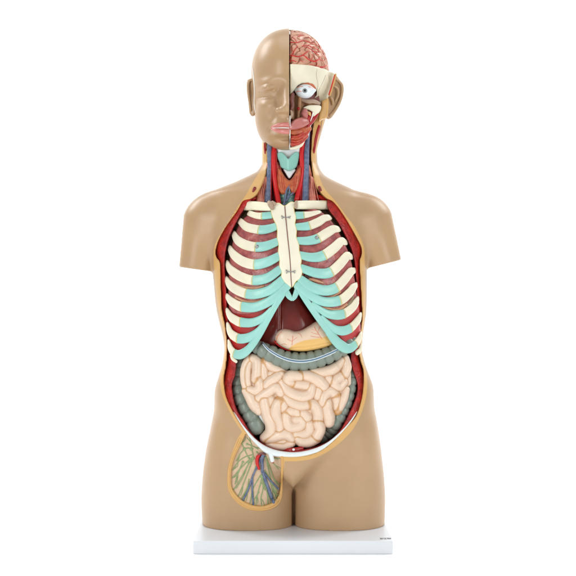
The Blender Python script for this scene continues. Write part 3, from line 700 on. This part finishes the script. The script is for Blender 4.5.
add('subclavian_artery', [tube([(296,200,15,2),(302,198.6,13,2)]), tube([(309,199,12,2),(317,197,13,2.6),(323,199,12,2.2),(329,203,9,1.6)])], M['vein_red'])
fib = []
for s_ in (-1, 1):
    for a0, a1, r in ((12.6, 12.0, .45), (13.4, 13.4, .4), (17.2, 18.6, .5), (21.4, 24.6, .45), (22.6, 27.2, .5), (23.8, 30, .45)):
        a0 = min(a0, 21.5 - (24 - a0) * .15) if a0 > 20 else a0
        y0 = 150 if a0 < 20 else 176
        fib.append(tube([(289 + s_ * a0, y0, 9.5 if a0 < 20 else 10.5, r), (289 + s_ * (a0 * .6 + a1 * .4), y0 * .5 + 92, 11.5 if a0 < 20 else 13.5, r * 1.2), (289 + s_ * a1 * .98, 200, 17, r)], seg=8))
for q in (0, 6):
    add('muscle_fibres', fib[q:q + 3], M['vein_dark'], neckb[0])
    add('muscle_fibres', fib[q + 3:q + 6], M['scalene'], neckb[0])
thy = lambda x, y: 13 - .05 * (x - 289) ** 2 * .6
pad('hyoid_membrane', [(276,148),(279,158),(289,163),(299,158),(302,146),(296,144),(282,145)], lambda x, y: 11 - .02 * (x - 289) ** 2, M['ligament'], thick=6, rnd=2, h=.5)
tcart, FT = pad('thyroid_cartilage', [(277.2,153.5),(279.3,151.7),(282.2,152),(285.2,155),(288.3,158.4),(291.5,155),(294.8,152),(297.6,151.6),(299.2,153.5),(298.8,157.5),(298,162),(296.3,167),(292.6,169.6),(289.4,170.8),(286,169.6),(281,167),(279.4,162),(277.6,157.5)], lambda x, y: 18.5 - .55 * abs(x - 288.5) ** 1.05, M['cart_dark'], thick=5, rnd=1.6, h=.4)
pad('cricoid_membrane', [(283,169),(295.5,169),(293,174),(289.3,178.5),(286,174)], lambda x, y: 12.5, M['ligament'], thick=5, rnd=2, h=.4)
strp = []
for s_ in (-1, 1):
    for k, (a, r) in enumerate(((11.3, 1.5), (8.9, 1.3))):
        strp.append(tube([(289 + s_ * (a + .3), 163 + k * 3, 9, .9), (289 + s_ * (a - 1), 171 + k * 2, 12, r), (289 + s_ * (a - 3.8 - k * .6), 179, 13.5, r), (289 + s_ * (1.6 + (1 - k)), 184.5, 14.5, .9)]))
add('strap_muscle', strp, M['strap'])
tg, FTG = pad('thyroid_gland', [(278,168),(277.2,178),(278,188),(281,194),(286.5,194),(289.3,190),(292,194.5),(296.5,192),(299.5,184),(301,174),(300.5,167),(297,170),(293,176.5),(289.3,180),(285,176.5),(281,170)], lambda x, y: 15.2, M['orange'], thick=6, rnd=2.6, h=.4, bulge=2, bw=4)
strp = [tube_on(FTG, [(289 + s_ * a, y0), (289 + s_ * (a - .6), y0 + 7), (289 + s_ * (a - 1.8), y0 + 14)], .22, .0, default=14) for s_ in (-1, 1) for a, y0 in ((10.2, 174), (7.6, 176), (5.4, 179))]
add('gland_septa', strp, M['vein_dark'], tg)
tr = pad('trachea', [(279.5,193),(279,200),(280.5,206),(286,208),(293,206),(295.5,198),(295,192),(289,190)], lambda x, y: 15 - .06 * (x - 287.5) ** 2 + .7 * math.sin(y * 1.5), M['cart_dark'], thick=6, rnd=2, h=.4)
add('thyroid_vein', [tube([(283.7,206,20,1.2),(285.2,198,16,1.2),(286.3,191,16.2,1.2),(289,186,16.2,1.1),(292.5,181.5,16,.8),(296,177.5,15,.5)]), tube([(286.3,190,16,.9),(284.6,187,15.8,.6)]), tube([(286.5,201,17,1.1),(289.5,196,16.6,1),(293,193,16,.9),(295.5,190,15,.6)]), tube([(287.5,198,17,.8),(289.3,192.5,16.6,.8),(289.5,187,16.4,.6)])], M['vein_blue'])

# ================================================================== HEAD
gh = Grid((244, 14, -68), (338, 164, 60), .62)
HC = T(289.6, 72, -8)
def pt(px, py, d): return T(px, py, d)
c = T(289.6, 73.5, -8)
fh = ell(gh, c, (38.6, 44.0, 50), 2.2)
fh = smax(fh, -60 - gh.D, 3)
cj = T(289.2, 111.5, 0); fj = ell(gh, cj, (34.5, 41.0, 40), 2.4)
fh = smin(fh, fj, 10)
# back of the head continues to the nape
fh = smin(fh, cap(gh, T(291, 95, -26), T(290, 140, -22), 30, 24), 8)
def addb(px, py, d, r, k):
    global fh
    fh = smin(fh, ell(gh, T(px, py, d), r), k)
def subb(px, py, d, r, k):
    global fh
    fh = smax(fh, -ell(gh, T(px, py, d), r), k)
fh = smin(fh, cap(gh, T(289.5, 86, 36.0), T(289.5, 106.5, 48), 4.2, 5.6), 11)   # nose ridge
addb(287.5, 109, 45.0, (6.2, 4.2, 7.0), 4)       # nose tip
addb(279.8, 110.2, 41.5, (4.8, 4.2, 5.8), 3.0)      # nostril wing
subb(281.3, 114.5, 44.5, (4.8, 1.5, 4.2), 1.0)    # nostril
addb(289, 127.8, 34.5, (14, 9.5, 9), 8)         # mouth mound
# soft relief: (px, py, spread x, spread y, height)
HX = CX + (gh.X - CX) * D0 / (D0 - 34); HY = CY + (gh.Y - CY) * D0 / (D0 - 34)
def gs(x, y, sx, sy, h, rot=0.):
    u = (HX - x) * math.cos(rot) + (HY - y) * math.sin(rot); v = -(HX - x) * math.sin(rot) + (HY - y) * math.cos(rot)
    return h * np.exp(-(u / sx) ** 2 - (v / sy) ** 2)
rel = gs(270, 80.5, 12, 4.2, 2.0, -.06) + gs(267, 90.5, 11.5, 8.5, -4.0) + gs(279, 89, 4.5, 6, -1.6) + gs(266.3, 88.4, 7.4, 5.2, 6.6) + gs(277.5, 103, 3, 7, -1.8, -.25) + gs(271.5, 113, 3, 6, -1.2, .5) + gs(264, 104, 8, 7, 2.6, .5) \
    + gs(266, 96.5, 8, 1.6, -.7, .1) + gs(287, 137.3, 11, 2.4, -2.2) + gs(287, 144, 11, 4.6, 1.6) + gs(289, 118.5, 1.8, 4, -1.5) + gs(273, 118, 3, 7, -1.0, .5) + gs(269, 128, 2.2, 3, -1.2)
lidc = 91.3 - .030 * (HX - 266.5) ** 2
rel = rel - 1.25 * np.exp(-((HY - lidc) / .75) ** 2) * (1 / (1 + np.exp((np.abs(HX - 266.5) - 7.2) * 1.6)))
rel = rel - .5 * np.exp(-((HY - (83.6 + .02 * (HX - 267) ** 2)) / .8) ** 2) * (1 / (1 + np.exp((np.abs(HX - 267) - 6.5) * 1.4)))
fh = fh - rel * (1 / (1 + np.exp(-(gh.D - 10) / 3.)))
headfull = fh.astype(np.float32)
FHf = Field(gh, headfull)
XM = 289.1
# left half of the face plus the skin of the whole back
fhh = smax(fh, -np.maximum(XM - gh.X, -7 - gh.D), .6)
fhh = np.maximum(fhh, -(np.maximum(XM - .0 - gh.X, -7 - gh.D)))
# open underside where the neck is cut open
under = np.maximum(np.maximum(143 - gh.Y, gh.D - 9), -12 - gh.D)
head, FH = mesh_field('head', gh, np.maximum(fhh, -under), M['head'])
# ears
def ear(P, fr, pitc):
    return pad('ear', P, fr, M['head'], head, thick=4.5, rnd=2.2, h=.4, mod=lambda g: (-2.2 * np.exp(-((g.X - pitc[0]) / 2.2) ** 2 - ((g.Y - pitc[1]) / 7) ** 2) - 1.2 * np.exp(-((g.X - pitc[0] - pitc[2]) / 1.2) ** 2 - ((g.Y - pitc[1] + 4) / 11) ** 2)).astype(np.float32))
ear([(247.4,79.5),(250.5,78),(254,80),(256,90),(256.5,104),(255.5,113),(252.8,116),(249.6,113.5),(248.3,103),(246.9,93),(246.5,84)], lambda x, y: -2 + (x - 247) * .3, (250.6, 92.6, -1.6))
ear([(337,75.5),(340.5,80),(343.4,84),(343.8,92),(342,100),(338.5,107.5),(334.6,113.5),(331,118),(327,118.5),(326,112),(328,103),(330,92),(333,79)], lambda x, y: -2 - (x - 329) * .55, (336.4, 93.0, 3.0))
skn = M['head']
for P_ in ([(336,79,1.1),(339.6,81.8,1.3),(342,86,1.4),(342.2,92,1.4),(340.4,99.5,1.3),(337,106.5,1.3),(333.6,112,1.5),(330.4,115.4,1.5)],):
    add('ear_rim', [tube([(x, y, -1.2 - (x - 329) * .55, r) for x, y, r in P_]), tube([(334,86,-2.6,.8),(337.5,89,-4.6,1.2),(338.2,95,-5,1.1),(335.5,101,-3.6,.9)]), tube([(331.2,98,-1,1.2),(332.6,101,-1.6,1.5),(332.8,104.4,-1.8,1)])], M['head'], head)
add('ear_rim', [tube([(253,80.5,1.2,.9),(250,80.2,.2,1.2),(248.2,85,-.6,1.3),(248.4,93,-.6,1.2),(249.6,102,-.2,1.1),(250.6,110,0,1.3)])], M['head'], head)
add('seam_strip', [tube_on(FHf, [(252.6,68,.4),(253.9,78,.8),(254.5,90,.6),(254.3,102,.6),(255.2,112,.4)], .6, .1, default=0)], M['white'], head)
add('seam_strip', [tube_on(FHf, [(289.9,116,.55),(289.9,122,.55),(289.9,128,.6),(289.9,134,.6),(289.9,141,.6),(289.6,148.5,.5)], .6, -2.2)], M['white'], head)
add('seam_strip', [tube_on(FHf, [(289.4,31.5,.5),(289.8,34,.6)], .5, -3, default=0)], M['white'], head)
# lips (upper and lower) on the left half
gl = Grid((266, 120, 30), (290.5, 145, 56), .35)
def hd(px, py): return FHf.front(px, py, 38)
def lipf(pts, cut=True):
    P = [tuple(T(q[0], q[1], hd(q[0], q[1]) + q[2])) + (q[3],) for q in spline(pts, 1.)]
    return smax(chain(gl, P, 1., .6), gl.X - XM + 0 * gl.Y, .3)
up, _ = mesh_field('upper_lip', gl, lipf([(270.8,127.6,-.6,.6),(275,126.2,-.5,1.5),(280,125.2,-.6,2.0),(285,124.7,-.5,2.2),(289,125.2,-.5,2.2)]), M['lip'], head)
lw, _ = mesh_field('lower_lip', gl, lipf([(271.2,128.6,-.6,.6),(275,129.8,-.5,1.6),(280,130.9,-.5,2.2),(285,131.4,-.3,2.5),(289,131.4,-.3,2.6)]), M['lip'], head)
add('mouth_highlight_line', [tube_on(FHf, [(272.5,127.9,.2),(277,127.9,.3),(283,127.7,.4),(288.6,128,.45)], .4, 1.3)], M['white'], head)  # white line: lip parting with the lip highlight painted in
# brain
gb = Grid((287, 24, -62), (334, 78, 46), .5)
cb = T(289.6, 73.5, -9)
wx, wy, wz = gb.X + 0 * gb.Y + 0 * gb.D, gb.Y + 0 * gb.X + 0 * gb.D, gb.D + 0 * gb.X + 0 * gb.Y
for (am, fr_, p1) in ((5.5, .11, .3), (3.2, .23, 1.7), (1.6, .47, 4.0)):
    wx, wy, wz = wx + am * np.sin(fr_ * wy * 1.1 + .7 * fr_ * wz + p1), wy + am * np.sin(fr_ * wz * .9 + fr_ * wx + p1 * 2.1), wz + am * np.sin(fr_ * wx * 1.05 - .6 * fr_ * wy + p1 * .7)
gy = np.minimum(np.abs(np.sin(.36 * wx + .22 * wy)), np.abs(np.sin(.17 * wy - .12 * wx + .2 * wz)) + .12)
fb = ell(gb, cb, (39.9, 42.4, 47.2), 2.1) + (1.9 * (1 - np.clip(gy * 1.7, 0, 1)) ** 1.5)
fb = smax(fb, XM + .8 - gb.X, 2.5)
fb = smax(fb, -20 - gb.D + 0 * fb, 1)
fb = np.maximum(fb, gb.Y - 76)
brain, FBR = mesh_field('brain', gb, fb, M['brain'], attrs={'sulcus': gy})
ba = lambda pts, r=.42: tube_on(FBR, [(p[0], p[1], (p[2] if len(p) > 2 else r) * .82) for p in pts], r, .05, default=0)
art = [ba([(290,62,.7),(291,57),(294,51),(297.5,46,.4)]), ba([(290,55,.6),(294,56,.6),(299,56.5,.6),(303,55,.6),(306,52.5,.5),(309,51,.3)]), ba([(303.5,55.5,.6),(307,58,.6),(311,60.5,.7),(315,61.3,.8),(319,59,.6),(320.5,57,.4)]),
       ba([(290,42.3),(297,42.5),(303,40.5),(309,42),(313,44,.3)]), ba([(302,46),(307,45),(312,47),(317,49),(320,53,.3)]), ba([(298,36.5),(301,35),(304,35.6,.3)]), ba([(313,51),(315,53),(319,54.5,.3)]),
       ba([(316,41),(319,45),(321,50,.3)]), ba([(312,41),(315,44),(317.5,46)], .35), ba([(320,67.4),(323.5,67),(326.5,65.4)], .7), ba([(290,61),(293,60.5),(296,61.5)], .5), ba([(322,50),(324,55),(326.5,59)], .3), ba([(308,36.5),(311,39),(312,41)], .3),
       ba([(304,46.5),(309,47.8),(313,51),(318,52)], .35), ba([(310,64),(316,65.4),(322,67)], .25), ba([(299,56.5),(300.5,60),(303,62)], .28), ba([(294,56),(293,51.5),(291,48)], .28), ba([(311,60),(313,56.5),(312,54)], .3), ba([(297,42.5),(295,39),(292,37)], .3), ba([(315,61),(317,64),(316,66)], .3), ba([(319,59),(322,60.5),(325,60)], .3)]
add('brain_artery', art, M['vein_red'], brain)
# skull bone of the open half: a curved shell
def skullfront(off): return lambda x, y: FHf.front(x, y, 0) + off
_c = {}
def skf(x, y):
    k = (round(x, 1), round(y, 1))
    if k not in _c:
        # smooth skull without the nose and socket: the two base solids only
        q = 0; P = T(x, y, 30); u = 1 - (abs((P[0] - c[0]) / 39.2) ** 2.2 + abs((P[1] - c[1]) / 44.2) ** 2.2) ** (2 / 2.2)
        _c[k] = -8 + 50 * math.sqrt(max(0.02, u)) if u > 0 else -1
        # flatter cheek plane below the brow
        if y > 84: _c[k] = min(_c[k], 40 - .016 * (x - 289) ** 2 * (1 + (y - 84) * .03) - (y - 84) * .15)
    return _c[k]
bone_sk = paint('skull_paint', (234, 230, 206), .36, .03, 60, c2=(226, 220, 196), c2amt=1)
SKP = [(290,63.8),(300,64.2),(310,65.2),(320,67.6),(331,71.4),(335,73.5),(334,80),(331.6,87),(329,94.5),(327.6,101),(324,106),(319,106.3),(313.6,103),(308.6,100.4),(313.8,98),(317,94),(316.6,89),(313.4,84.4),(308,81.8),(302,82),(297.5,84.5),(294.5,88.5),(291.5,92),(290,94)]
skull, FSK = pad('skull_bone', SKP, lambda x, y: skf(x, y) - .8, bone_sk, thick=6, rnd=1.4, h=.5, smooth_poly=False)
add('skull_suture', [tube_on(FSK, [(317,69),(316.5,76),(318,84),(317,92),(316,99)], .13, .0), tube_on(FSK, [(326,75),(323,82),(319,90),(318,98)], .13, .0)], M['joint'], skull)
edge = add('scalp_edge', [tube([(335.6,74.6,4,1.2),(334,81,3,1.2),(331.8,88,3,1.2),(329.6,95,4,1.2)])], M['fatty'])
add('scalp_vessel', [tube([(334.6,75,6,.5),(332.9,81,5,.55),(330.9,88,5,.6),(328.8,94.5,6,.6)])], M['vein_red'], edge)
# interior of the open half
inn = pad('nasal_cavity', [(289.8,92),(292,88),(296,84),(303,82),(311,83),(318,92),(320,104),(320,108),(312,118),(307.5,130),(304,141),(299,143),(290,144)], lambda x, y: 17 - .012 * (x - 289) ** 2 + .03 * (y - 90), M['plum'], thick=8, rnd=1, h=.6)[0]
pad('nasal_wall', [(293,96),(299,93.5),(305,99),(310,100.5),(316,103),(311,105.5),(303.5,106),(302.6,118),(297,120.5),(291.5,119),(292.2,108),(293.5,102)], lambda x, y: 21 + 1.5 * math.sin(x * .8), M['brown'], inn, thick=6, rnd=2, h=.5)
add('turbinate', [tube([(300,95,25,1.6),(299.5,103,25,2),(299,112,24,1.8),(298,118,24,1.4)])], M['brown'], inn)
add('turbinate', [tube([(292.5,94.5,32,2),(291.6,100,34,2.2),(292.6,105,34,1.8),(291.4,109,35,1.2)])], M['plum'], inn)
add('nasal_cartilage', [tube([(291,111,38,1.1),(291.8,114,37,1.4),(290.9,118,37,1)])], M['joint'], inn)
add('foramen', [blob(T(298.6, 108.6, 26.3), (1.6, 1.7, .9), 14)], M['vein_dark'], inn)
add('maxilla', [tube([(302,100,24,1.6),(308,101.5,25,2),(314,101.5,24,2),(319,103.5,20,1.6)], .8)], M['joint'])
pad('cheek_bone', [(303,107.5),(308,105.2),(314,104.7),(321,106),(320,111),(316.5,114),(313.4,116.5),(312.8,112.6),(309,109.8),(305,109)], lambda x, y: 27 - .25 * (x - 303), M['bone'], thick=5, rnd=1.5, h=.4)
tng = add('tongue', [tube([(305,121.5,24,4.4),(300,123,29,5.2),(295,125,33,4.6),(291.5,127.3,38,2.6),(289,128.4,42.5,1.5)], .9, 18)], M['tongue'])
add('mouth_floor', [tube([(308,128.5,20,3.6),(301,131.5,26,4),(294,132,29,3.4),(290.8,131.5,30,2.6)])], M['orange'])
jm = [tube([(293.8,138,27,3.2),(297,138.5,26,4),(302,136,25,3.8),(307.5,130,21,3)]), tube([(293.2,144,26,2.8),(297,143.8,26,3),(301,141,24,2.8),(306,136,20,2.6)]),
      tube([(291.8,136,30,.9),(297,136.2,30.4,1.1),(303,133.2,29,1.1)]), tube([(291.8,141,29.5,.9),(297,141.4,29.8,1),(303,138.6,28,1)])]
add('jaw_muscle', jm, M['muscle_raw'])
add('jaw_bone', [tube([(291,148.6,30,1.2),(296,147.6,28,1.7),(300.5,145,25,2),(303.5,141,21,1.4)])], M['bone'])
add('chewing_muscle', [tube([(305,110.8,26,2.6),(304.8,113.5,27,3.6),(305.8,117,25,2.4)])], M['tongue'])
add('chewing_muscle', [tube([(316.5,114,18,2.2),(312.5,119,20,3),(308,125,21,2.8),(306,130,20,2)]), tube([(310.5,113,22,1.8),(308.5,118,24,2.4),(305.5,123.5,24,2)]), tube([(313.6,116,20.5,.9),(310.4,121,23,1.1),(307.5,127,23.5,.9)])], M['vein_dark'])
add('tendon', [tube([(308,112,27,.8),(309.5,113.5,27,1.5),(310.3,115.5,26,.7)])], M['fatty'])
add('tendon', [tube([(313.2,113,25,.9),(312,117,24.6,.6),(310.5,121,24,.4)]), tube([(310.5,125,22,.6),(308.8,131,20,.8),(308.2,136,17,.7)])], M['white'])
pad('parotid_gland', [(321.5,101),(325,99),(328.5,98),(328.5,108),(327,117),(323,118.5),(318.5,121),(319,113),(321,108)], lambda x, y: 9 - .3 * (x - 320), M['fatty'], thick=10, rnd=3, h=.5)
# eyeball
ge = Grid((290, 78, 10), (321, 104, 42), .4)
fe = ell(ge, T(305, 91.3, 24), (8.3, 7.3, 8.4))
fe = smin(fe, cap(ge, T(300, 91, 26), T(296, 89.5, 24), 4, 1.6), 4)
fe = smin(fe, cap(ge, T(309, 91, 26), T(315, 90.2, 23), 4, 1.0), 4)
eye, FE = mesh_field('eyeball', ge, fe, M['eye'])
de = FE.front(304.9, 90.6, 30)
add('iris', [blob(T(304.9, 90.6, de - .35), (2.5, 2.3, .75), 20)], M['iris'], eye)
add('pupil', [blob(T(304.9, 90.6, de + .05), (1.35, 1.3, .55), 16)], M['pupil'], eye)
add('eye_vessel', [tube_on(FE, [(296,92),(299,91),(301.5,91.6)], .25, .02), tube_on(FE, [(297,87.5),(300,86.3),(303,86.4)], .25, .02), tube_on(FE, [(308,86.4),(311,87),(313,88.6)], .22, .02)], M['vein_pale'], eye)
add('eye_muscle', [tube([(299.5,84.9,24,1.2),(305,83.4,26,2.0),(311,84.9,25,2.2),(315,88.6,22,1.2)])], M['orange'])

# ================================================================== BASE PLATE
def rbox(name, lo, hi, bev, mat, parent=TOR):
    """bevelled box in modelling units"""
    g_ = []
    bm_v = []
    import bmesh
    bm = bmesh.new(); bmesh.ops.create_cube(bm, size=1)
    A = Wd([lo])[0]; B = Wd([hi])[0]
    for v in bm.verts:
        for k in range(3): v.co[k] = (A[k] + B[k]) / 2 + v.co[k] * abs(B[k] - A[k])
    if bev: bmesh.ops.bevel(bm, geom=list(bm.edges), offset=bev * S, segments=3, affect='EDGES', profile=.5)
    me = bpy.data.meshes.new(name); bm.to_mesh(me); bm.free(); me.materials.append(mat)
    for p in me.polygons: p.use_smooth = False
    o = bpy.data.objects.new(name, me); COL.objects.link(o); o.parent = parent; return o
base = rbox('base_plate', (199, YB, -80), (386.4, YF, 75), .9, M['plate'])
# tiny printed mark at the right front corner
mk_parts = []
x = 375.2
random.seed(3)
V = []; F = []
def quad(x0, x1, d0, d1, h=.12):
    o = len(V)
    for (xx, dd, yy) in ((x0, d0, YB + .1), (x1, d0, YB + .1), (x1, d1, YB + .1), (x0, d1, YB + .1), (x0, d0, YB - h), (x1, d0, YB - h), (x1, d1, YB - h), (x0, d1, YB - h)): V.append((xx, yy, dd))
    for q in ((4, 5, 6, 7), (0, 1, 5, 4), (1, 2, 6, 5), (2, 3, 7, 6), (3, 0, 4, 7)): F.append(tuple(i + o for i in q))
for wd_ in (3, 2, 4):
    for l in range(wd_):
        quad(x, x + .25, 61.5, 67.5)
        quad(x + .1, x + .85, 61.5, 63); 
        if random.random() < .6: quad(x + .1, x + .8, 66.2, 67.5)
        if random.random() < .6: quad(x + .65, x + .9, 62, 67)
        x += 1.1
    x += .5
mk('printed_mark', np.array(V), F, M['ink'], base, smooth=False)

# ================================================================== BACKDROP, LIGHT, CAMERA
V = []; F = []
prof = [(3.2, 0.)] + [(-1.6 - 1.1 * math.sin(a), 1.1 - 1.1 * math.cos(a)) for a in np.linspace(0, math.pi / 2, 16)] + [(-2.7, 4.5)]
for (y, z) in prof:
    V += [(-4.5, -y, z), (4.5, -y, z)]
for i in range(len(prof) - 1): F.append((2 * i, 2 * i + 1, 2 * i + 3, 2 * i + 2))
bdm = paint('backdrop_paper', (250, 250, 250), .8, .002, 3, spec=.1)
bd = mk('studio_backdrop', np.array(V), F, bdm, None, world=True)
bd['kind'] = 'structure'; bd['label'] = 'seamless white studio paper under and behind the model'
world = bpy.data.worlds.new('World'); sc.world = world; world.use_nodes = True
world.node_tree.nodes['Background'].inputs['Color'].default_value = (.97, .985, 1, 1)
world.node_tree.nodes['Background'].inputs['Strength'].default_value = .32
def area(name, loc, tgt, size, power, col=(1, 1, 1), sy=None):
    l = bpy.data.lights.new(name, 'AREA'); l.energy = power; l.color = col; l.size = size
    if sy: l.shape = 'RECTANGLE'; l.size_y = sy
    o = bpy.data.objects.new(name, l); COL.objects.link(o); o.location = loc
    o.rotation_euler = (Vector(tgt) - Vector(loc)).to_track_quat('-Z', 'Y').to_euler(); o['kind'] = 'structure'; return o
area('softbox_lamp', (-1.4, -1.75, .72), (0, 0, .5), .5, 17, (1, .985, .96), 1.25)
area('softbox_lamp', (1.45, -1.75, .72), (0, 0, .5), .5, 14.5, (1, .985, .96), 1.25)
area('added_overhead_fill', (0, -.3, 2.6), (0, 0, 0), 1.6, 18, (1, 1, 1))  # unseen light, added to whiten the paper around the base
area('added_backdrop_fill', (-1.9, 1.0, 2.3), (0, 2.5, .5), 1.4, 60, (1, 1, 1))  # unseen pair of lights, added to blow the paper out to white
area('added_backdrop_fill', (1.9, 1.0, 2.3), (0, 2.5, .5), 1.4, 60, (1, 1, 1))
cam = bpy.data.cameras.new('camera'); co = bpy.data.objects.new('camera', cam); COL.objects.link(co)
co.location = (0, -D0 * S, (YF - CY) * S); co.rotation_euler = (math.radians(90), 0, 0)
cam.sensor_width = 36; cam.lens = 36 * D0 / 576; cam.clip_end = 50; cam.clip_start = .05
sc.camera = co
sc.view_settings.view_transform = 'Standard'; sc.view_settings.look = 'None'; sc.view_settings.exposure = 0; sc.view_settings.gamma = 1
sc.render.resolution_x = 1024; sc.render.resolution_y = 1024
